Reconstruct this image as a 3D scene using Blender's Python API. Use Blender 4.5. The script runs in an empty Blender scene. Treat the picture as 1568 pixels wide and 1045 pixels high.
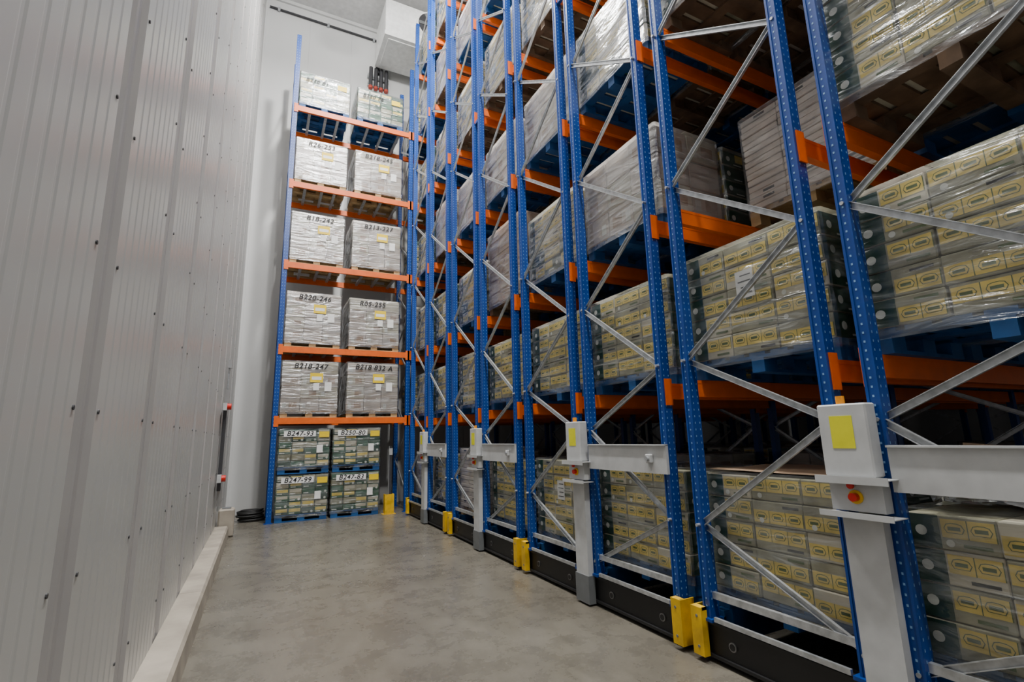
import bpy, math, random
from mathutils import Vector, Matrix
random.seed(7)
S = bpy.context.scene
COL = S.collection

# ------------------------------------------------------------------ materials
def newmat(name):
    m = bpy.data.materials.new(name); m.use_nodes = True
    nt = m.node_tree; b = nt.nodes['Principled BSDF']
    return m, nt, b
def plain(name, col, rough=0.5, metal=0.0, var=0.06, scale=8.0, bump=0.0, coat=0.0):
    m, nt, b = newmat(name)
    tc = nt.nodes.new('ShaderNodeTexCoord'); n = nt.nodes.new('ShaderNodeTexNoise')
    n.inputs['Scale'].default_value = scale; n.inputs['Detail'].default_value = 4
    nt.links.new(tc.outputs['Object'], n.inputs['Vector'])
    r = nt.nodes.new('ShaderNodeValToRGB')
    r.color_ramp.elements[0].position = 0.3; r.color_ramp.elements[1].position = 0.7
    r.color_ramp.elements[0].color = tuple(max(0, c*(1-var*2)) for c in col)+(1,)
    r.color_ramp.elements[1].color = tuple(min(1, c*(1+var)) for c in col)+(1,)
    nt.links.new(n.outputs['Fac'], r.inputs['Fac'])
    nt.links.new(r.outputs['Color'], b.inputs['Base Color'])
    b.inputs['Roughness'].default_value = rough; b.inputs['Metallic'].default_value = metal
    b.inputs['Coat Weight'].default_value = coat
    if bump:
        bm = nt.nodes.new('ShaderNodeBump'); bm.inputs['Strength'].default_value = bump
        bm.inputs['Distance'].default_value = 0.02
        nt.links.new(n.outputs['Fac'], bm.inputs['Height']); nt.links.new(bm.outputs['Normal'], b.inputs['Normal'])
    return m
M_BLUE = plain('rack_blue', (0.002, 0.045, 0.25), 0.36)
M_ORANGE = plain('beam_orange', (0.74, 0.12, 0.003), 0.45)
M_GALV = plain('galvanised_steel', (0.52, 0.54, 0.56), 0.33, 0.6, 0.15, 20)
M_HOLE = plain('slot_pale', (0.20, 0.38, 0.62), 0.5)  # pale colour paints in light seen through the post slots
M_BLACK = plain('chassis_black', (0.008, 0.008, 0.009), 0.5)
M_YEL = plain('safety_yellow', (0.70, 0.42, 0.004), 0.45, 0, 0.2, 6)
M_SIGN = plain('sign_yellow', (0.72, 0.70, 0.01), 0.5)
M_WHITE = plain('cover_white', (0.50, 0.51, 0.515), 0.42)
M_GREYFOOT = plain('foot_grey', (0.14, 0.15, 0.155), 0.5)
M_RED = plain('button_red', (0.6, 0.01, 0.005), 0.3)
M_AMBER = plain('button_amber', (0.85, 0.30, 0.01), 0.3)
M_DISC = plain('disc_grey', (0.25, 0.25, 0.25), 0.4, 0.5)
M_WOOD = plain('pallet_wood', (0.42, 0.28, 0.13), 0.75, 0, 0.25, 5, 0.2)
M_WOODD = plain('pallet_wood_aged', (0.15, 0.09, 0.05), 0.8, 0, 0.3, 5, 0.2)
M_PBLUE = plain('pallet_blue', (0.005, 0.075, 0.24), 0.6, 0, 0.2, 6)
M_CARD = plain('carton_olive', (0.34, 0.33, 0.23), 0.6, 0, 0.15, 9)
M_GREEN = plain('carton_green', (0.008, 0.055, 0.03), 0.5, 0, 0.15, 9)
M_GREENM = plain('carton_midgreen', (0.045, 0.13, 0.075), 0.5, 0, 0.15, 9)
M_PGREEN = plain('print_green', (0.08, 0.13, 0.03), 0.5, 0, 0.1, 9)
M_CREAM = plain('carton_cream', (0.80, 0.62, 0.14), 0.55, 0, 0.12, 9)
M_PALE = plain('carton_pale', (0.60, 0.56, 0.44), 0.6, 0, 0.08, 6)
M_KRAFT = plain('carton_kraft', (0.42, 0.29, 0.19), 0.65, 0, 0.08, 6)
M_KRAFTG = plain('carton_greykraft', (0.62, 0.55, 0.48), 0.65, 0, 0.1, 5)
M_DOT = plain('print_white', (0.75, 0.77, 0.72), 0.5)
M_INK = plain('ink_black', (0.006, 0.006, 0.008), 0.6)
M_LABELY = plain('label_yellow', (0.82, 0.58, 0.01), 0.5)
M_PAPER = plain('label_paper', (0.80, 0.80, 0.78), 0.5)
M_RUBBER = plain('rubber_black', (0.008, 0.008, 0.008), 0.6)
M_KERB = plain('kerb_concrete', (0.36, 0.32, 0.265), 0.7, 0, 0.15, 3, 0.2)
M_ALU = plain('aluminium', (0.45, 0.45, 0.45), 0.35, 0.7)
M_EVAP = plain('evaporator_white', (0.88, 0.89, 0.88), 0.4)
M_DARK = plain('dark_metal', (0.04, 0.04, 0.045), 0.5)
M_COPPER = plain('pipe_red', (0.4, 0.05, 0.03), 0.5)

def wrapmat(name, lo, hi, col=(0.5, 0.52, 0.52), gk=0.5, gs=0.03, rot=(0.12, 0.16, 0), gr=0.2, bs=0.6):
    m, nt, b = newmat(name)
    out = nt.nodes['Material Output']
    b.inputs['Base Color'].default_value = col+(1,)
    b.inputs['Roughness'].default_value = 0.4
    gl = nt.nodes.new('ShaderNodeBsdfGlossy'); gl.inputs['Roughness'].default_value = gr
    gl.inputs['Color'].default_value = (0.95, 0.97, 1, 1)
    tc = nt.nodes.new('ShaderNodeTexCoord'); mp = nt.nodes.new('ShaderNodeMapping')
    mp.inputs['Scale'].default_value = (1.3, 1.3, 8)
    mp.inputs['Rotation'].default_value = rot
    oi = nt.nodes.new('ShaderNodeObjectInfo'); mm = nt.nodes.new('ShaderNodeMath'); mm.operation = 'MULTIPLY'; mm.inputs[1].default_value = 30
    nt.links.new(oi.outputs['Random'], mm.inputs[0]); nt.links.new(mm.outputs[0], mp.inputs['Location'])
    nt.links.new(tc.outputs['Object'], mp.inputs['Vector'])
    n = nt.nodes.new('ShaderNodeTexNoise'); n.inputs['Scale'].default_value = 1.3
    n.inputs['Detail'].default_value = 6; n.inputs['Distortion'].default_value = 1.2
    nt.links.new(mp.outputs['Vector'], n.inputs['Vector'])
    mr = nt.nodes.new('ShaderNodeMapRange')
    mr.inputs['From Min'].default_value = 0.42; mr.inputs['From Max'].default_value = 0.74
    mr.inputs['To Min'].default_value = lo; mr.inputs['To Max'].default_value = hi
    nt.links.new(n.outputs['Fac'], mr.inputs['Value'])
    bm = nt.nodes.new('ShaderNodeBump'); bm.inputs['Strength'].default_value = bs
    bm.inputs['Distance'].default_value = 0.035
    nt.links.new(n.outputs['Fac'], bm.inputs['Height'])
    nt.links.new(bm.outputs['Normal'], b.inputs['Normal']); nt.links.new(bm.outputs['Normal'], gl.inputs['Normal'])
    tr = nt.nodes.new('ShaderNodeBsdfTransparent'); mx = nt.nodes.new('ShaderNodeMixShader')
    nt.links.new(mr.outputs['Result'], mx.inputs['Fac'])
    nt.links.new(tr.outputs[0], mx.inputs[1]); nt.links.new(b.outputs[0], mx.inputs[2])
    lw = nt.nodes.new('ShaderNodeFresnel'); lw.inputs['IOR'].default_value = 1.5
    nt.links.new(bm.outputs['Normal'], lw.inputs['Normal'])
    mx2 = nt.nodes.new('ShaderNodeMixShader')
    ma = nt.nodes.new('ShaderNodeMath'); ma.operation = 'MULTIPLY_ADD'; ma.inputs[1].default_value = gk; ma.inputs[2].default_value = gs
    nt.links.new(lw.outputs[0], ma.inputs[0]); nt.links.new(ma.outputs[0], mx2.inputs['Fac'])
    nt.links.new(mx.outputs[0], mx2.inputs[1]); nt.links.new(gl.outputs[0], mx2.inputs[2])
    nt.links.new(mx2.outputs[0], out.inputs['Surface'])
    return m
M_WRAP = wrapmat('stretch_wrap_thin', 0.01, 0.27, (0.60, 0.63, 0.63), 0.6, 0.05, (0.12, 0.16, 0), 0.15, 0.8)
M_WRAPH = wrapmat('stretch_wrap_thick', 0.04, 0.36, (0.75, 0.76, 0.76), 0.8, 0.09, (0.12, 0.16, 0), 0.15, 0.85)

def floor_mat():
    m, nt, b = newmat('polished_concrete')
    tc = nt.nodes.new('ShaderNodeTexCoord')
    def noise(sc, det, dist=0, scale=None):
        n = nt.nodes.new('ShaderNodeTexNoise'); n.inputs['Scale'].default_value = sc
        n.inputs['Detail'].default_value = det; n.inputs['Distortion'].default_value = dist
        if scale:
            mp = nt.nodes.new('ShaderNodeMapping'); mp.inputs['Scale'].default_value = scale
            mp.inputs['Rotation'].default_value = (0, 0, 0.5)
            nt.links.new(tc.outputs['Object'], mp.inputs['Vector']); nt.links.new(mp.outputs[0], n.inputs['Vector'])
        else: nt.links.new(tc.outputs['Object'], n.inputs['Vector'])
        return n
    def mult(a_, b_):
        mu = nt.nodes.new('ShaderNodeMix'); mu.data_type = 'RGBA'; mu.blend_type = 'MULTIPLY'; mu.inputs[0].default_value = 1
        nt.links.new(a_, mu.inputs[6]); nt.links.new(b_, mu.inputs[7]); return mu.outputs[2]
    def ramp(src, p0, c0, p1, c1):
        r = nt.nodes.new('ShaderNodeValToRGB'); e = r.color_ramp.elements
        e[0].position = p0; e[0].color = c0+(1,); e[1].position = p1; e[1].color = c1+(1,)
        nt.links.new(src, r.inputs['Fac']); return r.outputs[0]
    a = noise(0.8, 8, 0.3); c = noise(3.2, 14, 0.2); s = noise(2.0, 12, 0.6, (3.2, 0.9, 1)); st = noise(1.7, 5, 0.2); g = noise(60, 4)
    c.inputs['Roughness'].default_value = 0.72; s.inputs['Roughness'].default_value = 0.65
    col = ramp(a.outputs['Fac'], 0.30, (0.122, 0.110, 0.088), 0.70, (0.172, 0.158, 0.130))
    col = mult(col, ramp(c.outputs['Fac'], 0.32, (0.74, 0.74, 0.74), 0.68, (1.12, 1.12, 1.12)))
    col = mult(col, ramp(s.outputs['Fac'], 0.50, (1, 1, 1), 0.74, (0.76, 0.755, 0.75)))
    col = mult(col, ramp(st.outputs['Fac'], 0.66, (1, 1, 1), 0.76, (0.72, 0.71, 0.70)))
    col = mult(col, ramp(g.outputs['Fac'], 0.3, (0.90, 0.90, 0.90), 0.7, (1.06, 1.06, 1.06)))
    nt.links.new(col, b.inputs['Base Color'])
    mr = nt.nodes.new('ShaderNodeMapRange'); mr.inputs['To Min'].default_value = 0.16; mr.inputs['To Max'].default_value = 0.40
    nt.links.new(c.outputs['Fac'], mr.inputs['Value']); nt.links.new(mr.outputs[0], b.inputs['Roughness'])
    return m
M_FLOOR = floor_mat()
M_WALL = plain('wall_panel_paint', (0.47, 0.47, 0.46), 0.3, 0, 0.03, 1.2)
M_WALLJ = plain('wall_joint_paint', (0.42, 0.405, 0.40), 0.2, 0, 0.05, 1.2)
M_WALLB = plain('wall_back_paint', (0.62, 0.625, 0.62), 0.45, 0, 0.03, 0.8)
M_CEIL = plain('ceiling_paint', (0.7, 0.7, 0.7), 0.5)

# ------------------------------------------------------------------ mesh builder
class MB:
    def __init__(s): s.v = []; s.f = []; s.m = []; s.mats = []
    def mi(s, mat):
        if mat not in s.mats: s.mats.append(mat)
        return s.mats.index(mat)
    def add(s, vs, fs, mat):
        o = len(s.v); i = s.mi(mat); s.v += [tuple(p) for p in vs]
        for f in fs: s.f.append(tuple(o+k for k in f)); s.m.append(i)
    def box(s, x0, x1, y0, y1, z0, z1, mat):
        s.add([(x0,y0,z0),(x1,y0,z0),(x1,y1,z0),(x0,y1,z0),(x0,y0,z1),(x1,y0,z1),(x1,y1,z1),(x0,y1,z1)],
              [(0,3,2,1),(4,5,6,7),(0,1,5,4),(1,2,6,5),(2,3,7,6),(3,0,4,7)], mat)
    def cbox(s, x0, x1, y0, y1, z0, z1, mat, c=0.006):
        X = (x0, x1); Y = (y0, y1); Z = (z0, z1); vs = []; idx = {}
        for i in (0, 1):
            for j in (0, 1):
                for k in (0, 1):
                    sx = 1 if i == 0 else -1; sy = 1 if j == 0 else -1; sz = 1 if k == 0 else -1
                    for a in range(3):
                        p = [X[i]+sx*c, Y[j]+sy*c, Z[k]+sz*c]
                        p[a] = (X[i], Y[j], Z[k])[a]
                        idx[(i,j,k,a)] = len(vs); vs.append(tuple(p))
        g = lambda i,j,k,a: idx[(i,j,k,a)]
        fs = [(g(0,0,0,0),g(0,0,1,0),g(0,1,1,0),g(0,1,0,0)),(g(1,0,0,0),g(1,1,0,0),g(1,1,1,0),g(1,0,1,0)),
              (g(0,0,0,1),g(1,0,0,1),g(1,0,1,1),g(0,0,1,1)),(g(0,1,0,1),g(0,1,1,1),g(1,1,1,1),g(1,1,0,1)),
              (g(0,0,0,2),g(0,1,0,2),g(1,1,0,2),g(1,0,0,2)),(g(0,0,1,2),g(1,0,1,2),g(1,1,1,2),g(0,1,1,2))]
        for i in (0,1):
            for j in (0,1):
                fs.append((g(i,j,0,0),g(i,j,0,1),g(i,j,1,1),g(i,j,1,0)))
            for k in (0,1):
                fs.append((g(i,0,k,0),g(i,1,k,0),g(i,1,k,2),g(i,0,k,2)))
        for j in (0,1):
            for k in (0,1):
                fs.append((g(0,j,k,1),g(1,j,k,1),g(1,j,k,2),g(0,j,k,2)))
        for i in (0,1):
            for j in (0,1):
                for k in (0,1): fs.append((g(i,j,k,0),g(i,j,k,1),g(i,j,k,2)))
        s.add(vs, fs, mat)
    def bar(s, p0, p1, w, t, mat, nrm=(1,0,0)):
        p0 = Vector(p0); p1 = Vector(p1); d = (p1-p0).normalized(); n = Vector(nrm)
        a = d.cross(n).normalized()*w/2; b = n.normalized()*t/2
        vs = [p0-a-b, p0+a-b, p0+a+b, p0-a+b, p1-a-b, p1+a-b, p1+a+b, p1-a+b]
        s.add(vs, [(0,3,2,1),(4,5,6,7),(0,1,5,4),(1,2,6,5),(2,3,7,6),(3,0,4,7)], mat)
    def cyl(s, p0, p1, r, n, mat, r1=None):
        p0 = Vector(p0); p1 = Vector(p1); d = (p1-p0).normalized(); r1 = r if r1 is None else r1
        a = d.orthogonal().normalized(); b = d.cross(a); vs = []
        for i in range(n):
            t = 2*math.pi*i/n; q = a*math.cos(t)+b*math.sin(t)
            vs.append(p0+q*r); vs.append(p1+q*r1)
        fs = [(2*i, 2*((i+1)%n), 2*((i+1)%n)+1, 2*i+1) for i in range(n)]
        fs.append(tuple(2*i for i in range(n))[::-1]); fs.append(tuple(2*i+1 for i in range(n)))
        s.add(vs, fs, mat)
    def mesh(s, name):
        me = bpy.data.meshes.new(name); me.from_pydata(s.v, [], s.f)
        for m in s.mats: me.materials.append(m)
        me.polygons.foreach_set('material_index', s.m); me.update()
        return me
    def obj(s, name, loc=(0,0,0), rot=None):
        return inst(s.mesh(name), name, loc, rot)
def inst(me, name, loc=(0,0,0), rot=None, parent=None):
    o = bpy.data.objects.new(name, me); o.location = loc
    if rot: o.rotation_euler = rot
    COL.objects.link(o)
    if parent: o.parent = parent
    return o

# ------------------------------------------------------------------ room
YB = 13.4; XL = -0.6; XR = 12.3; YF = -6.0; ZC = 13.9
b = MB(); b.box(XL-0.3, XR+0.3, YF, YB+0.3, -0.3, 0, M_FLOOR); b.obj('floor')
b = MB(); b.box(XL-0.3, XR+0.3, YF, YB+0.3, ZC, ZC+0.3, M_CEIL); b.obj('ceiling')
b = MB(); b.box(XR, XR+0.3, YF, YB, 0, ZC, M_WALLB); b.obj('wall_right')

def wall_left():
    b = MB(); per = 1.175; prof = []
    y0s = 2.30-per*8
    ys = y0s
    while ys < YB:
        prof += [(ys, XL, 0), (ys+0.025, XL-0.020, 1), (ys+0.085, XL-0.024, 1), (ys+0.11, XL-0.010, 1), (ys+0.125, XL-0.006, 1),
                 (ys+0.14, XL-0.010, 1), (ys+0.165, XL-0.024, 1), (ys+0.225, XL-0.020, 1), (ys+0.25, XL, 1)]
        n = 8; w = (per-0.25)/n
        for i in range(1, n):
            c = ys+0.25+w*i
            prof += [(c-0.02, XL, 0), (c-0.008, XL-0.003, 0), (c+0.008, XL-0.003, 0), (c+0.02, XL, 0)]
        ys += per
    prof = [(max(YF, min(YB, a)), x, j) for a, x, j in prof]
    for i in range(len(prof)-1):
        (a0, x0, j0), (a1, x1, j1) = prof[i], prof[i+1]
        if a1-a0 < 1e-5: continue
        b.add([(x0, a0, 0), (x0, a0, ZC), (x1, a1, ZC), (x1, a1, 0)], [(0, 1, 2, 3)], M_WALLJ if j1 else M_WALL)
    b.box(XL-0.2, XL-0.045, YF, YB, 0, ZC, M_WALL)
    ys = y0s
    while ys < YB-1:
        for z in [0.5+0.62*j for j in range(21)]:
            for dy in (-0.03, 0.28):
                yy = ys+dy
                if YF+0.1 < yy < YB-0.1: b.cyl((XL-0.003, yy, z), (XL+0.005, yy, z), 0.009, 8, M_DARK)
        ys += per
    b.obj('wall_left')
wall_left()
b = MB()
xs = XL; joints = []
while xs < XR: joints.append(xs); xs += 1.15
for i, x in enumerate(joints):
    b.box(x+0.008, min(XR, x+1.142), YB, YB+0.1, 0, ZC, M_WALLB)
b.box(XL, XR, YB+0.012, YB+0.15, 0, ZC, M_WALLB)
b.obj('wall_back')
b = MB()
b.box(XL, XR, YB-0.06, YB-0.001, ZC-0.1, ZC-0.001, M_WALLB); b.obj('trim_1')
b = MB()
b.box(XL+0.001, XL+0.06, YF, YB-0.07, ZC-0.1, ZC-0.001, M_WALLB); b.obj('trim_2')
b = MB(); b.box(XL+0.001, XL+0.05, YB-0.05, YB-0.001, 0.001, ZC-0.11, M_WALLB); b.obj('trim_3')

b = MB(); y = YF
while y < 10.2:
    y1 = min(y+2.4, 10.3)
    vs = [(XL, y, 0), (XL+0.215, y, 0), (XL+0.205, y, 0.17), (XL+0.185, y, 0.2), (XL, y, 0.2)]
    vs += [(p[0], y1-0.006, p[2]) for p in vs]
    b.add(vs, [(0,1,2,3,4),(9,8,7,6,5),(0,5,6,1),(1,6,7,2),(2,7,8,3),(3,8,9,4),(4,9,5,0)], M_KERB); y = y1
b.obj('kerb_left')  # concrete kerb along the foot of the left wall
b = MB(); b.cbox(XL+0.03, XL+0.28, 10.35, 10.65, 0, 0.47, M_KERB, 0.025)
b.box(XL+0.08, XL+0.22, 10.42, 10.58, 0.47, 0.485, M_GREYFOOT); b.obj('concrete_bollard')

b = MB()
XD = XL+0.025
b.box(XD, XD+0.05, 9.55, 9.66, 0.85, 2.25, M_DARK)
b.box(XD, XD+0.07, 9.66, 9.70, 0.6, 2.5, M_ALU)
for z in (1.05, 2.2):
    b.box(XD, XD+0.06, 9.38, 9.52, z-0.06, z+0.06, M_WHITE)
    b.cyl((XD+0.06, 9.45, z), (XD+0.12, 9.45, z), 0.05, 16, M_RED)
b.cyl((XD+0.02, 9.9, 0.5), (XD+0.02, 9.9, 3.0), 0.015, 8, M_GALV)
b.box(XD, XD+0.06, 9.86, 9.94, 2.9, 3.05, M_ALU)
b.obj('door_safety_edge')

def coil():
    cu = bpy.data.curves.new('hose_coil', 'CURVE'); cu.dimensions = '3D'; cu.bevel_depth = 0.02; cu.bevel_resolution = 3
    sp = cu.splines.new('POLY'); n = 240; sp.points.add(n-1)
    for i in range(n):
        t = i/(n-1)*2*math.pi*8; r = 0.19+0.03*math.sin(t*0.37)+0.02*math.cos(t*1.1)
        sp.points[i].co = (r*math.cos(t)*1.15, r*math.sin(t), 0.022+0.20*i/n, 1)
    cu.materials.append(M_RUBBER)
    o = bpy.data.objects.new('cable_coil', cu); o.location = (-0.07, 12.2, 0); COL.objects.link(o)
coil()

# ------------------------------------------------------------------ pallet loads
def pallet(b, W, D, mat, matb):
    hw, hd = W/2, D/2
    for y in (-hd+0.05, 0, hd-0.05): b.box(-hw, hw, y-0.05, y+0.05, 0, 0.022, mat)
    for x in (-hw+0.07, 0, hw-0.07):
        for y in (-hd+0.05, 0, hd-0.05): b.box(x-0.07, x+0.07, y-0.049, y+0.049, 0.022, 0.1, matb)
    for x in (-hw+0.05, 0, hw-0.05): b.box(x-0.05, x+0.05, -hd, hd, 0.1, 0.122, mat)
    n = 7; w = D/(n+(n-1)*0.35)
    for i in range(n):
        y = -hd+i*w*1.35; b.box(-hw, hw, y, y+w, 0.122, 0.144, mat)

def shell(b, W, D, z0, z1, mat, amp, rnd):
    hw, hd = W/2, D/2; nz = 10; ring = []
    nx = 8; ny = 10
    c = 0.02
    for i in range(nx): ring.append((-hw+c+(W-2*c)*i/(nx-1), -hd, 0, -1))
    for i in range(ny): ring.append((hw, -hd+c+(D-2*c)*i/(ny-1), 1, 0))
    for i in range(nx): ring.append((hw-c-(W-2*c)*i/(nx-1), hd, 0, 1))
    for i in range(ny): ring.append((-hw, hd-c-(D-2*c)*i/(ny-1), -1, 0))
    n = len(ring); vs = []; fs = []
    for k in range(nz+1):
        z = z0+(z1-z0)*k/nz
        for (x, y, nx_, ny_) in ring:
            d = rnd.uniform(0, amp); vs.append((x+nx_*d, y+ny_*d, z))
    for k in range(nz):
        for i in range(n):
            j = (i+1) % n; fs.append((k*n+i, k*n+j, (k+1)*n+j, (k+1)*n+i))
    fs.append(tuple(nz*n+i for i in range(n)))
    b.add(vs, fs, mat)

def make_load(name, seed, W, D, H, kind, pm='blue', wrap=True, label=False):
    rnd = random.Random(seed); b = MB()
    if pm == 'blue': pallet(b, W-0.04, D-0.02, M_PBLUE, M_PBLUE)
    elif pm == 'wood': pallet(b, W-0.04, D-0.02, M_WOOD, M_WOOD)
    else: pallet(b, W-0.04, D-0.02, M_WOODD, M_WOODD)
    z = 0.146; hw, hd = W/2-0.015, D/2-0.015
    greenish = kind in ('green', 'greenlight', 'greenback')
    if kind == 'greenback': lh = 0.135; cx, cy = 0.28, 0.29
    elif greenish: lh = 0.165; cx, cy = 0.40, 0.38
    elif kind == 'thin': lh = 0.062; cx, cy = 0.4, 0.4
    elif kind == 'kraft': lh = 0.33; cx, cy = 0.4, 0.38
    else: lh = 0.26; cx, cy = 0.4, 0.4
    nl = max(2, round((H-0.16)/lh)); lh = (H-0.16)/nl
    nx = max(2, round(2*hw/cx)); ny = max(2, round(2*hd/cy)); wx = 2*hw/nx; wy = 2*hd/ny
    for k in range(nl):
        for i in range(nx):
            for j in range(ny):
                edge = i in (0, nx-1) or j in (0, ny-1)
                if not edge and k < nl-1: continue
                jx, jy = rnd.uniform(-.006, .006), rnd.uniform(-.006, .006)
                x0 = -hw+i*wx+0.002+jx; x1 = x0+wx-0.006; y0 = -hd+j*wy+0.002+jy; y1 = y0+wy-0.006
                z0 = z+k*lh; z1 = z0+lh-0.005
                if kind == 'green': m = M_CARD if rnd.random() < 0.75 else M_PALE
                elif kind == 'greenback': m = M_GREEN if rnd.random() < 0.2 else (M_GREENM if rnd.random() < 0.65 else M_CARD)
                elif kind == 'greenlight': m = M_GREENM if rnd.random() < 0.15 else M_PALE
                elif kind == 'thin': m = M_KRAFTG
                elif kind == 'kraft': m = M_KRAFT
                else: m = M_KRAFTG if rnd.random() < 0.6 else M_PALE
                b.cbox(x0, x1, y0, y1, z0, z1, m, 0.006)
                faces = []
                if i == 0: faces.append(('x', x0, -1, y0, y1))
                if i == nx-1: faces.append(('x', x1, 1, y0, y1))
                if j == 0: faces.append(('y', y0, -1, x0, x1))
                if j == ny-1: faces.append(('y', y1, 1, x0, x1))
                for (ax, c, sg, a0, a1) in faces:
                    def quad(u0, u1, w0, w1, mat, off):
                        A0 = a0+(a1-a0)*u0; A1 = a0+(a1-a0)*u1; Z0 = z0+(z1-z0)*w0; Z1 = z0+(z1-z0)*w1; cc = c+sg*off
                        if ax == 'x': vs = [(cc, A0, Z0), (cc, A1, Z0), (cc, A1, Z1), (cc, A0, Z1)]
                        else: vs = [(A0, cc, Z0), (A1, cc, Z0), (A1, cc, Z1), (A0, cc, Z1)]
                        b.add(vs, [(0, 1, 2, 3)], mat)
                    def disc(u, w, r, mat, off):
                        A = a0+(a1-a0)*u; Z = z0+(z1-z0)*w; cc = c+sg*off; vs = []
                        for t in range(12):
                            q = t*math.pi/6
                            vs.append((cc, A+r*math.cos(q), Z+r*math.sin(q)) if ax == 'x' else (A+r*math.cos(q), cc, Z+r*math.sin(q)))
                        b.add(vs, [tuple(range(12))], mat)
                    def hexa(u, w, ru, rw, mat, off):
                        A = a0+(a1-a0)*u; Z = z0+(z1-z0)*w; cc = c+sg*off; vs = []
                        for (p, q) in ((-1, 0), (-.75, -.9), (.75, -.9), (1, 0), (.75, .9), (0.3, 1.15), (-.3, 1.15), (-.75, .9)):
                            a = A+ru*p; zz = Z+rw*q
                            vs.append((cc, a, zz) if ax == 'x' else (a, cc, zz))
                        b.add(vs, [tuple(range(8))], mat)
                    if kind == 'greenback':
                        if rnd.random() < 0.5: quad(0.08, 0.94, 0.4, 0.9, M_CREAM if rnd.random() < 0.4 else M_PALE, 0.0012)
                        quad(0.1, 0.5, 0.14, 0.28, M_DOT, 0.002)
                        if rnd.random() < 0.3: disc(0.8, 0.3, 0.024, M_DOT, 0.003)
                    elif greenish:
                        endf = (ax == 'y' and kind == 'green')
                        if m == M_GREENM or endf:
                            quad(0.0, 1.0, 0.03, 0.97, M_GREEN, 0.0012)
                            disc(0.24, 0.5, 0.028, M_DOT, 0.002)
                            quad(0.42, 0.72, 0.12, 0.2, M_DOT, 0.002)
                            if rnd.random() < 0.5: quad(0.5, 0.97, 0.35, 0.9, M_CREAM, 0.002)
                        else:
                            flip = rnd.random() < 0.35
                            lo_, hi_ = (0.10, 0.62) if flip else (0.36, 0.90)
                            if ax == 'x' and j == ny-1:
                                quad(0.62, 1.0, 0.02, 0.98, M_GREEN, 0.0014); disc(0.84, 0.5, 0.026, M_DOT, 0.0022); ue = 0.60
                            else: ue = 0.98
                            quad(0.02, ue, lo_, hi_, M_CREAM, 0.0012)
                            npch = 2 if ue < 0.9 else 3
                            for q in range(npch):
                                u = 0.02+(ue-0.02)*(q+0.5)/npch; w_ = (lo_+hi_)/2
                                quad(u-(ue)/npch/2+0.0, u-(ue)/npch/2+0.012, lo_, hi_, M_PGREEN, 0.0018)
                                hexa(u, w_, 0.043, 0.024, M_PGREEN, 0.002)
                                hexa(u, w_, 0.039, 0.0205, M_CREAM, 0.0026)
                                quad(u-0.07, u+0.07, w_-0.05, w_+0.06, M_PGREEN, 0.003)
                            tw = 0.76 if flip else 0.12
                            quad(0.08, 0.38, tw, tw+0.10, M_INK if rnd.random() < 0.4 else M_PGREEN, 0.002)
                            if rnd.random() < 0.35: disc(min(ue-0.08, 0.82), 0.2, 0.018, M_DOT, 0.003)
                    elif kind == 'thin':
                        if rnd.random() < 0.3: quad(0.3, 0.6, 0.3, 0.7, M_INK, 0.0012)
                    elif kind == 'grey':
                        quad(0.02, 0.98, 0.0, 0.035, M_KRAFT, 0.0012)
                        if rnd.random() < 0.35: quad(0.1, 0.3, 0.2, 0.6, M_DOT, 0.0014)
                        if rnd.random() < 0.4: quad(0.45, 0.85, 0.25, 0.7, M_KRAFT, 0.0014)
    if label:
        q = -hw-0.012; y0 = rnd.uniform(-0.3, 0.1); z0 = H*0.55
        b.add([(q, y0, z0), (q, y0+0.15, z0), (q, y0+0.15, z0+0.21), (q, y0, z0+0.21)], [(0,1,2,3)], M_PAPER)
        for r_ in range(4):
            zz = z0+0.03+r_*0.045; b.add([(q-0.001, y0+0.02, zz), (q-0.001, y0+0.13-0.02*(r_ % 2), zz), (q-0.001, y0+0.13-0.02*(r_ % 2), zz+0.01), (q-0.001, y0+0.02, zz+0.01)], [(0,1,2,3)], M_INK)
    if wrap:
        shell(b, W, D, 0.08, H, M_WRAPH if kind in ('grey', 'kraft', 'greenlight') else M_WRAP, 0.008, rnd)
    return b.mesh(name)

LW, LD = 0.84, 1.16
V = {}
V['g1'] = make_load('load_g1', 1, LW, LD, 0.97, 'green')
V['g2'] = make_load('load_g2', 2, LW, LD, 1.0, 'green', 'blue', True, True)
V['g3'] = make_load('load_g3', 3, LW, LD, 0.84, 'green')
V['gw'] = make_load('load_gw', 4, LW, LD, 1.05, 'green', 'aged')
V['l1'] = make_load('load_l1', 5, LW, LD, 1.0, 'greenlight')
V['l2'] = make_load('load_l2', 6, LW, LD, 1.12, 'greenlight', 'aged')
V['r1'] = make_load('load_r1', 7, LW, LD, 1.0, 'grey')
V['r2'] = make_load('load_r2', 8, LW, LD, 1.15, 'grey', 'aged')
V['t1'] = make_load('load_t1', 9, LW, LD, 1.1, 'thin', 'wood')
V['k1'] = make_load('load_k1', 10, LW, LD, 1.3, 'kraft', 'aged')

# ------------------------------------------------------------------ racks
LEV = [2.0, 3.46, 5.25, 7.1, 9.0, 10.75]
BAY = 2.8; NB = 3; TOP = 12.2
PI, PO = 0.125, 1.19

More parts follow.
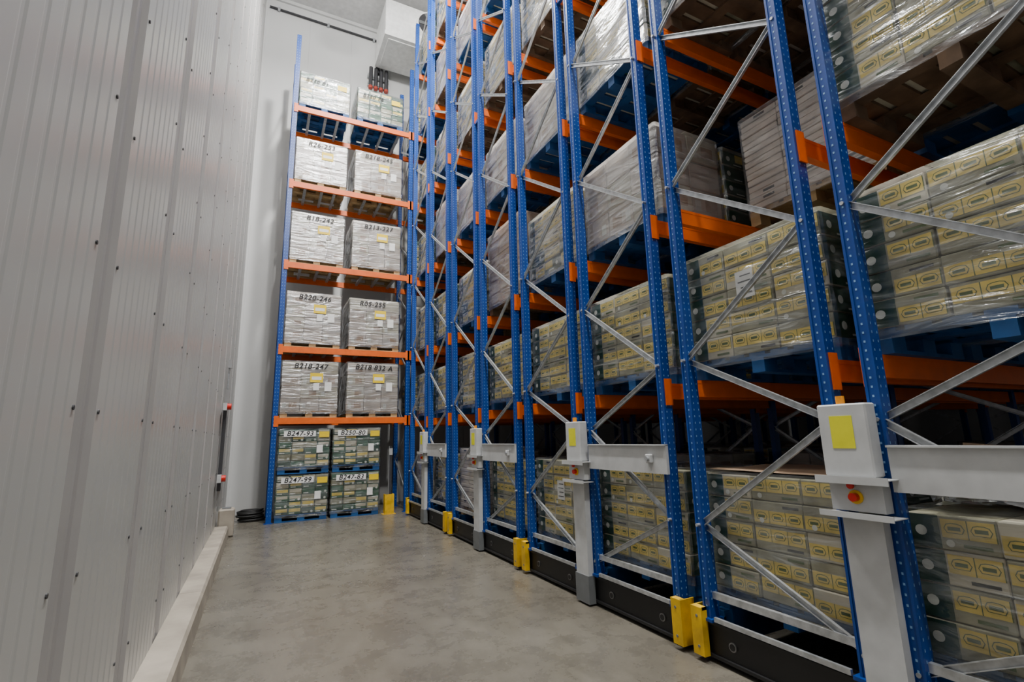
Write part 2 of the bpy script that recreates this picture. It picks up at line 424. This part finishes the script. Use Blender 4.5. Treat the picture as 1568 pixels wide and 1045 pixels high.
def post(b, x, y, z0, z1, holes=True, sx=0.042, sy=0.034):
    b.box(x-sx, x+sx, y-sy, y+sy, z0, z1, M_BLUE)
    if holes:
        for s in (-1, 1):
            b.box(x-sx-0.006, x-sx, y+s*sy-(0.014 if s > 0 else 0), y+s*sy+(0.014 if s < 0 else 0), z0, z1, M_BLUE)
        z = z0+0.08
        while z < z1-0.05:
            q = x-sx-0.0012
            b.add([(q, y-0.005, z), (q, y+0.005, z), (q, y+0.005, z+0.012), (q, y-0.005, z+0.012)], [(0,1,2,3)], M_HOLE)
            for ox in (-0.024, 0.024):
                q = y-sy-0.0012
                b.add([(x+ox-0.004, q, z), (x+ox+0.004, q, z), (x+ox+0.003, q, z+0.014), (x+ox-0.003, q, z+0.014)], [(0,1,2,3)], M_HOLE)
            z += 0.05
ZN_IN = [0.40, 1.64, 2.89, 4.37, 5.85, 7.33, 8.81, 10.29, 11.77]
ZN_OUT = [0.92, 2.15, 3.63, 5.11, 6.59, 8.07, 9.55, 11.03]
def mobile_rack_mesh():
    b = MB()
    for n in range(NB+1):
        x = n*BAY; zb = 0.28
        for s in (-1, 1):
            for off in (PI, PO):
                post(b, x, s*off, zb, TOP, n == 0)
                b.box(x-0.07, x+0.07, s*off-0.06, s*off+0.06, 0.27, 0.29, M_BLUE)
            seq = []
            for i in range(len(ZN_OUT)):
                seq += [(PI, ZN_IN[i]), (PO, ZN_OUT[i])]
            seq.append((PI, ZN_IN[-1]))
            for i in range(len(seq)-1):
                (ya, za), (yb, zb2) = seq[i], seq[i+1]
                xo = x+(-0.012 if i % 2 else 0.012)
                b.bar((xo, s*ya, za), (xo, s*yb, zb2), 0.04, 0.004, M_GALV)
                d = Vector((0, s*(yb-ya), zb2-za)).normalized(); pn = Vector((0, -d.z, d.y))*0.018
                for q in (-1, 1):
                    p0 = Vector((xo-0.01, s*ya, za))+pn*q; p1 = Vector((xo-0.01, s*yb, zb2))+pn*q
                    b.bar(p0, p1, 0.004, 0.02, M_GALV)
                if n == 0:
                    b.cyl((xo-0.02, s*ya, za), (xo-0.052-0.01, s*ya, za), 0.012, 8, M_GALV)
            b.bar((x, s*PI, 0.44), (x, s*PO, 0.44), 0.045, 0.03, M_GALV)
    for n in range(NB):
        x0 = n*BAY+0.045; x1 = (n+1)*BAY-0.045
        for z in LEV:
            for s in (-1, 1):
                for off, o in ((PI, -1), (PO, 1)):
                    y = s*off+s*o*0.02
                    b.box(x0, x1, y-0.025, y+0.025, z-0.13, z, M_ORANGE)
                    b.box(x0, x1, y-0.027, y+0.027, z-0.025, z-0.012, M_ORANGE)
                    yy = s*off+s*o*0.041
                    for xc in (n*BAY, (n+1)*BAY):
                        b.box(xc-0.03, xc+0.045, yy-0.005, yy+0.005, z-0.18, z+0.04, M_ORANGE)
    for z in (6.9, 11.5):
        for n in range(NB+1): b.box(n*BAY-0.02, n*BAY+0.02, -PI+0.036, PI-0.036, z, z+0.05, M_BLUE)
    L = NB*BAY
    b.box(-0.03, 0.03, -1.27, 1.27, 0.045, 0.25, M_BLACK)
    b.box(-0.05, 0.05, -1.27, 1.27, 0.25, 0.27, M_BLACK)
    b.box(-0.05, 0.05, -1.27, 1.27, 0.035, 0.055, M_BLACK)
    for n in range(1, NB+1): b.box(n*BAY-0.05, n*BAY+0.05, -1.27, 1.27, 0.04, 0.27, M_BLACK)
    for s in (-1, 1):
        for off in (PI+0.02, PO-0.02):
            b.box(0.05, L, s*off-0.04, s*off+0.04, 0.1, 0.33, M_PBLUE)
        for y in (0.35, 1.0):
            b.cyl((-0.031, s*y, 0.15), (-0.04, s*y, 0.15), 0.03, 16, M_DISC)
            b.cyl((-0.04, s*y, 0.15), (-0.043, s*y, 0.15), 0.022, 12, M_BLACK)
        for n in range(NB+1):
            for y in (0.5, 0.9):
                b.cyl((n*BAY+0.07, s*y, 0.115), (n*BAY+0.13, s*y, 0.115), 0.115, 20, M_GREYFOOT)
        ya, yb = sorted((s*1.185, s*1.275))
        b.box(-0.11, 0.03, *sorted((s*1.275, s*1.285)), 0.04, 0.36, M_YEL)
        b.box(-0.11, -0.1, ya, yb, 0.04, 0.36, M_YEL)
        b.box(-0.1, -0.055, ya, yb, 0.34, 0.36, M_YEL)
        b.box(-0.1, -0.055, ya, ya+0.008, 0.04, 0.36, M_YEL)
        b.box(-0.105, -0.05, ya+0.01, yb-0.01, 0.05, 0.33, M_YEL)
        for zz in (0.1, 0.3): b.cyl((-0.11, (ya+yb)/2, zz), (-0.114, (ya+yb)/2, zz), 0.01, 10, M_GREYFOOT)
        ya, yb = sorted((s*0.2, s*1.12)); b.box(-0.06, -0.04, ya, yb, 0.28, 0.31, M_GALV)
    b.box(-0.115, -0.055, -0.11, 0.09, 0.26, 1.14, M_WHITE)
    b.box(-0.125, -0.05, -0.12, 0.10, 0.02, 0.27, M_GREYFOOT)
    b.cbox(-0.15, -0.055, -0.13, 0.13, 1.34, 1.73, M_WHITE, 0.008)
    b.box(-0.152, -0.15, -0.055, 0.065, 1.49, 1.665, M_SIGN)
    b.box(-0.125, -0.055, -0.14, 0.13, 1.16, 1.33, M_WHITE)
    b.box(-0.18, -0.055, -0.2, 0.17, 1.33, 1.335, M_WHITE)
    b.box(-0.185, -0.18, -0.2, 0.17, 1.305, 1.345, M_WHITE)
    b.box(-0.18, -0.055, -0.2, 0.17, 1.14, 1.145, M_WHITE)
    b.box(-0.185, -0.18, -0.2, 0.17, 1.13, 1.16, M_WHITE)
    b.cyl((-0.125, 0.0, 1.295), (-0.15, 0, 1.295), 0.011, 12, M_GALV)
    b.cyl((-0.15, 0, 1.295), (-0.165, 0, 1.295), 0.017, 16, M_RED)
    b.cyl((-0.125, -0.005, 1.235), (-0.135, -0.005, 1.235), 0.036, 20, M_YEL)
    b.cyl((-0.135, -0.005, 1.235), (-0.165, -0.005, 1.235), 0.022, 20, M_RED)
    b.cyl((-0.1, 0.02, 1.73), (-0.1, 0.02, 1.775), 0.022, 16, M_AMBER)
    b.box(-0.085, -0.06, -1.24, -0.17, 1.27, 1.5, M_WHITE)
    b.box(-0.1, -0.06, -1.24, -0.17, 1.495, 1.505, M_WHITE)
    b.cbox(-0.115, -0.085, -1.09, -1.02, 1.355, 1.425, M_WHITE, 0.006)
    b.cyl((-0.115, -1.055, 1.39), (-0.135, -1.055, 1.39), 0.018, 14, M_GALV)
    return b.mesh('mobile_pallet_rack')
RM = mobile_rack_mesh()
CEN = [1.65, 4.32, 7.0, 9.7]
for c in CEN: inst(RM, 'mobile_pallet_rack', (3.0, c, 0))

deep = bpy.data.objects.new('stored_pallet_loads', None); COL.objects.link(deep)
rl = random.Random(21)
SPEC = {
 (0,-1,0,0):'g3',(0,-1,1,0):'g1',(0,-1,2,0):'gw',(0,-1,0,1):'g3',
 (0,1,0,0):'g1',(0,1,1,0):'g2',(0,1,2,0):None,(0,1,2,1):'t1',(0,1,2,2):'gw',(0,1,1,1):'g2',(0,1,3,0):'gw',(0,-1,3,0):'gw',
 (1,-1,0,0):'g1',(1,-1,1,0):'g1',(1,-1,2,0):'r1',(1,-1,2,1):'g1',(1,-1,3,0):'l1',(1,-1,1,1):None,(1,-1,4,0):'r2',
 (1,1,0,0):'g2',(1,1,1,0):'g1',(1,1,2,0):'l1',(1,1,3,0):'r1',(1,1,4,0):'l2',
 (2,-1,0,0):'g1',(2,-1,1,0):'g1',(2,-1,2,0):'k1',(2,-1,3,0):'r1',
 (2,1,0,0):'t1',(2,1,1,0):'g2',(2,1,2,0):'l1',(2,1,3,0):'r1',
}
BASEZ = 0.331
for bi, c in enumerate(CEN):
    for s in (-1, 1):
        yc = c+s*(PI+PO)/2
        for li, z in enumerate([BASEZ]+[l+0.001 for l in LEV]):
            for bay in range(NB):
                for sl in range(3):
                    slot = bay*3+sl
                    v = SPEC.get((bi, s, li, slot), 'x')
                    if v is None: continue
                    if v == 'x':
                        if rl.random() < 0.14 and slot > 0: continue
                        pool = ['g1','g2','gw','l1','r1','t1'] if li < 3 else ['l1','l2','r1','r2','gw','g2','l2']
                        v = rl.choice(pool)
                        if li == 0 and slot > 0 and rl.random() < 0.4: continue
                        if li == 0 or li == 1:
                            if v in ('t1','k1','r2','l2'): v = 'g1'
                    x = 3.0+bay*BAY+0.52+sl*0.88
                    dy = rl.uniform(-.015, .015)
                    inst(V[v], 'wrapped_pallet_load', (x, yc+dy, z), None, deep if slot > 1 else None)

def sheet(name, W, D, nx, ny, amp, mat, loc, rz, seed, parent=None):
    rnd = random.Random(seed); b = MB(); vs = []; fs = []
    for i in range(nx):
        for j in range(ny):
            u = i/(nx-1); v = j/(ny-1)
            z = amp*(0.5+0.5*math.sin(u*7+v*5+seed))*rnd.uniform(0.4, 1)
            vs.append((W*(u-.5)+rnd.uniform(-1, 1)*amp*.3, D*(v-.5)+rnd.uniform(-1, 1)*amp*.3, z+0.006))
    for i in range(nx-1):
        for j in range(ny-1):
            a = i*ny+j; fs.append((a, a+ny, a+ny+1, a+1))
    b.add(vs, fs, mat); o = b.obj(name, loc, (0, 0, rz))
    if parent: o.parent = parent
    return o
sheet('cardboard_top_sheet', 0.8, 1.1, 9, 9, 0.012, M_KRAFT, (3.54, 1.65+0.6575, BASEZ+0.972), 0.03, 3)
top = bpy.data.objects.new('opened_carton_waste', None); top.location = (3.5, 1.2, BASEZ+0.846); COL.objects.link(top)
sheet('crumpled_plastic_wrap', 0.6, 0.55, 18, 18, 0.15, M_WRAPH, (-0.05, 0.02, 0), 0.2, 4, top)
b = MB()
b.bar((0, -0.22, 0.03), (0, 0.22, 0.06), 0.3, 0.006, M_KRAFT, (0.5, 0, 0.9))
b.bar((-0.1, -0.22, 0.12), (-0.1, 0.22, 0.17), 0.22, 0.006, M_KRAFT, (1, 0, 0.2))
b.bar((0.05, 0.2, 0.10), (0.25, 0.2, 0.12), 0.16, 0.006, M_KRAFT, (0, 1, 0.15))
o = b.obj('cardboard_flap', (0.14, 0.02, 0.05), (0, 0, 0.35)); o.parent = top

# ------------------------------------------------------------------ static back rack
YR = 11.5; RX0 = 0.25; LEVB = [2.1, 3.62, 5.52, 7.46, 9.4]
b = MB()
for n, x in enumerate((RX0, RX0+2.78, RX0+5.56)):
    for y in (YR, YR+1.08):
        top_ = 11.3
        b.box(x-0.05, x+0.05, y-0.035, y+0.035, 0.01, top_, M_BLUE)
        b.box(x-0.08, x+0.08, y-0.06, y+0.06, 0, 0.012, M_BLUE)
        z = 0.15
        while z < top_-0.05:
            for ox in (-0.025, 0.025):
                q = y-0.0362
                b.add([(x+ox-0.005, q, z), (x+ox+0.005, q, z), (x+ox+0.004, q, z+0.016), (x+ox-0.004, q, z+0.016)], [(0,1,2,3)], M_HOLE)
            z += 0.075
    zz = 0.4; k = 0
    while zz < 10.6:
        ya, yb = (YR, YR+1.08) if k % 2 == 0 else (YR+1.08, YR)
        b.bar((x, ya, zz), (x, yb, zz+0.7), 0.045, 0.02, M_GALV); zz += 0.7; k += 1
for n in range(2):
    x0 = RX0+n*2.78+0.05; x1 = x0+2.68
    for z in LEVB:
        for y in (YR-0.02, YR+1.10):
            b.box(x0, x1, y-0.025, y+0.025, z-0.13, z, M_ORANGE)
            for xx in (x0, x1): b.box(xx-(0.07 if xx == x0 else 0.02), xx+(0.07 if xx == x1 else 0.02), y-0.032 if y < 12 else y+0.025, y-0.025 if y < 12 else y+0.032, z-0.18, z+0.04, M_ORANGE)
        for fx in (0.25, 0.62, 0.9, 1.62, 2.0, 2.4):
            b.box(x0+fx, x0+fx+0.06, YR+0.006, YR+1.075, z-0.05, z-0.005, M_GALV)
b.obj('static_pallet_rack')

def text_child(parent, txt, loc, size, tilt=0.0):
    cu = bpy.data.curves.new('marker_text', 'FONT'); cu.body = txt; cu.size = size; cu.extrude = 0.0005
    cu.align_x = 'CENTER'; cu.align_y = 'CENTER'; cu.shear = 0.2; cu.offset = 0.002; cu.materials.append(M_INK)
    cu.space_character = 1.1
    o = bpy.data.objects.new('marker_text', cu); o.parent = parent; o.location = loc
    o.rotation_euler = (math.pi/2, tilt, 0); COL.objects.link(o)
def label_child(parent, x, z, w, h, mat, y):
    b = MB(); b.box(-w/2, w/2, -0.001, 0.001, -h/2, h/2, mat)
    o = b.obj('paper_label', (x, y, z)); o.parent = parent
BW, BD = 1.17, 1.1
VB = {i: make_load('back_load_%d' % i, 30+i, BW, BD, h, 'grey', 'wood') for i, h in enumerate((1.22, 1.24, 1.14))}
VG = {i: make_load('green_load_%d' % i, 40+i, 1.03, BD, 0.93, 'greenback', 'blue') for i in range(2)}
VT = {i: make_load('top_load_%d' % i, 50+i, BW, BD, 0.95, 'greenback', 'blue') for i in range(2)}
yc = YR+0.53
rt = random.Random(5)
labels = [['B218-247', 'B218 832 A'], ['B220-246', 'R05-255'], ['B18-242', 'B213-227'], ['R26-253', 'B218-245'], ['B250 81', 'B250 78']]
for li, z in enumerate(LEVB):
    for k, x in enumerate((RX0+0.65, RX0+0.65+1.33)):
        if li == 4: me = VT[k]; H = 0.95
        elif li == 3: me = VB[2]; H = 1.14
        else: me = VB[(li+k) % 2]; H = (1.22, 1.24)[(li+k) % 2]
        o = inst(me, 'wrapped_pallet_load', (x, yc, z+0.001))
        yf = -BD/2-0.013
        if li < 4:
            text_child(o, labels[li][k], (-0.02+rt.uniform(-.05, .05), yf-0.003, H-0.12), 0.16, rt.uniform(-.03, .03))
            label_child(o, 0.12, H-0.36, 0.26, 0.2, M_LABELY, yf)
            label_child(o, 0.12, H-0.37, 0.2, 0.07, M_PAPER, yf-0.002)
            label_child(o, 0.36, H-0.55, 0.14, 0.2, M_PAPER, yf)
            label_child(o, 0.12, H-0.56, 0.12, 0.15, M_PAPER, yf)
        else:
            text_child(o, labels[li][k], (-0.2, yf-0.003, H-0.2), 0.14)
            label_child(o, 0.38, H-0.2, 0.22, 0.13, M_LABELY, yf)
gl = [['B247-99', 'B247-83'], ['B247-93', 'B250-80']]
for r in range(2):
    for k, x in enumerate((RX0+0.6, RX0+0.6+1.07)):
        o = inst(VG[(r+k) % 2], 'wrapped_pallet_load', (x, yc, 0.001+r*0.945))
        yf = -BD/2-0.013
        label_child(o, -0.1, 0.82, 0.62, 0.12, M_PAPER, yf)
        text_child(o, gl[r][k], (-0.1, yf-0.003, 0.82), 0.14, 0.02)
        label_child(o, 0.38, 0.8, 0.2, 0.12, M_LABELY, yf)
        label_child(o, 0.3, 0.5, 0.12, 0.16, M_PAPER, yf)
for li, z in enumerate(LEVB):
    for k in range(2):
        inst(VB[2] if li % 2 else VT[0], 'wrapped_pallet_load', (RX0+2.78+0.72+k*1.3, yc, z+0.001), None, deep)

b = MB(); b.box(-0.1, 0.1, -0.01, 0.01, 0, 0.42, M_YEL); b.box(-0.1, -0.08, 0.01, 0.14, 0, 0.42, M_YEL)
b.box(0.08, 0.1, 0.01, 0.14, 0, 0.42, M_YEL); b.box(-0.14, 0.14, -0.03, 0.16, 0, 0.012, M_YEL)
for sx in (-0.12, 0.12): b.cyl((sx, 0.05, 0.012), (sx, 0.05, 0.03), 0.012, 8, M_GALV)
b.obj('rack_post_guard', (2.62, 11.32, 0))
b = MB(); b.box(-0.03, 0.03, -0.03, 0.03, 0, 1.45, M_DARK); b.box(-0.035, -0.03, -0.03, 0.03, 0, 1.45, M_WHITE)
b.box(-0.06, 0.06, -0.06, 0.06, 0, 0.015, M_DARK); b.box(-0.04, 0.04, -0.045, -0.03, 1.25, 1.4, M_WHITE)
b.obj('sensor_post', (2.72, 11.75, 0))

# ------------------------------------------------------------------ evaporator and services
b = MB()
b.cbox(0, 2.9, 0, 1.3, 0, 1.05, M_EVAP, 0.02)
b.box(-0.02, 2.92, -0.02, 1.32, -0.12, 0, M_EVAP)
b.box(0.1, 2.8, 0.1, 1.2, -0.14, -0.12, M_EVAP)
for i in range(2):
    cx = 1.25+i*1.0
    b.cyl((cx, -0.0, 0.52), (cx, -0.14, 0.52), 0.43, 32, M_EVAP); b.cyl((cx, -0.13, 0.52), (cx, -0.145, 0.52), 0.38, 32, M_DARK)
    for k in range(6): b.bar((cx, -0.15, 0.52), (cx+0.37*math.cos(k*math.pi/3), -0.15, 0.52+0.37*math.sin(k*math.pi/3)), 0.09, 0.01, M_GREYFOOT, (0, 1, 0))
for x in (0.1, 2.8):
    for y in (0.15, 1.15): b.cyl((x, y, 1.05), (x, y, ZC-12.5-0.03), 0.015, 8, M_GALV)
b.obj('evaporator_cooler', (2.35, 11.75, 12.5))
b = MB()
for i in range(4):
    x = i*0.15
    b.cyl((x, 0.0, 0), (x, 0.0, 0.62), 0.055, 12, M_DARK); b.cyl((x, 0, -0.08), (x, 0, 0), 0.06, 12, M_COPPER)
b.box(-0.08, 0.53, 0.04, 0.09, 0.1, 0.18, M_GALV); b.box(-0.08, 0.53, 0.04, 0.14, 0.36, 0.44, M_GALV)
b.cyl((0.2, 0.05, 0.5), (0.2, 0.05, 0.95), 0.06, 12, M_DARK)
b.obj('refrigerant_pipe_manifold', (2.25, 13.2, 11.8))
b = MB()
b.box(0, 11, -0.05, 0, -0.02, 0.02, M_DARK)
for i in range(9): b.box(i*1.3+0.2, i*1.3+0.26, -0.06, 0, -0.05, 0.05, M_GALV)
b.obj('cable_conduit', (XL+0.1, YB-0.025, 13.5))

# ------------------------------------------------------------------ lamps
def lamp(x, y, z, power, pp, sx=0.4, sy=1.1):
    b = MB()
    b.cbox(-sx/2-0.03, sx/2+0.03, -sy/2-0.03, sy/2+0.03, 0.02, 0.12, M_WHITE, 0.01)
    for i in range(8): b.box(-sx/2, sx/2, -sy/2+i*sy/8, -sy/2+i*sy/8+0.02, 0.12, 0.17, M_GALV)
    for yy in (-sy/2+0.1, sy/2-0.1): b.cyl((0, yy, 0.12), (0, yy, ZC-z), 0.008, 6, M_GALV)
    o = b.obj('pendant_light', (x, y, z))
    L = bpy.data.lights.new('lamp_panel', 'AREA'); L.shape = 'RECTANGLE'; L.size = sx; L.size_y = sy
    L.energy = power; L.color = (1.0, 0.98, 0.945); L.spread = math.radians(170)
    lo = bpy.data.objects.new('lamp_panel', L); lo.parent = o; lo.location = (0, 0, 0.0); COL.objects.link(lo)
    P = bpy.data.lights.new('lamp_fill', 'POINT'); P.energy = pp; P.color = (1.0, 0.98, 0.945); P.shadow_soft_size = 0.12  # added fill point, no bulb modelled; brightens ceiling, upper walls and rack sides
    po = bpy.data.objects.new('lamp_fill', P); po.parent = o; po.location = (0, 0, -0.15); COL.objects.link(po)
lamp(1.35, 8.0, 12.6, 680, 720)
lamp(1.35, 3.5, 12.6, 600, 620)
lamp(1.35, -1.5, 12.6, 600, 850)

w = bpy.data.worlds.new('World'); S.world = w; w.use_nodes = True
bg = w.node_tree.nodes['Background']; bg.inputs[0].default_value = (0.93, 0.96, 1, 1); bg.inputs[1].default_value = 0.24

# ------------------------------------------------------------------ camera
f = Vector((0.4435, 0.8762, 0.1895)).normalized()
r = Vector((0.8941, -0.4468, -0.0252)); r = (r-f*r.dot(f)).normalized(); u = r.cross(f)
cam = bpy.data.cameras.new('camera'); cam.sensor_width = 36; cam.lens = 36*757/1568; cam.clip_end = 100; cam.clip_start = 0.05
co = bpy.data.objects.new('camera', cam)
co.matrix_world = Matrix(((r.x, u.x, -f.x, 0), (r.y, u.y, -f.y, 0), (r.z, u.z, -f.z, 1.6), (0, 0, 0, 1)))
COL.objects.link(co); S.camera = co
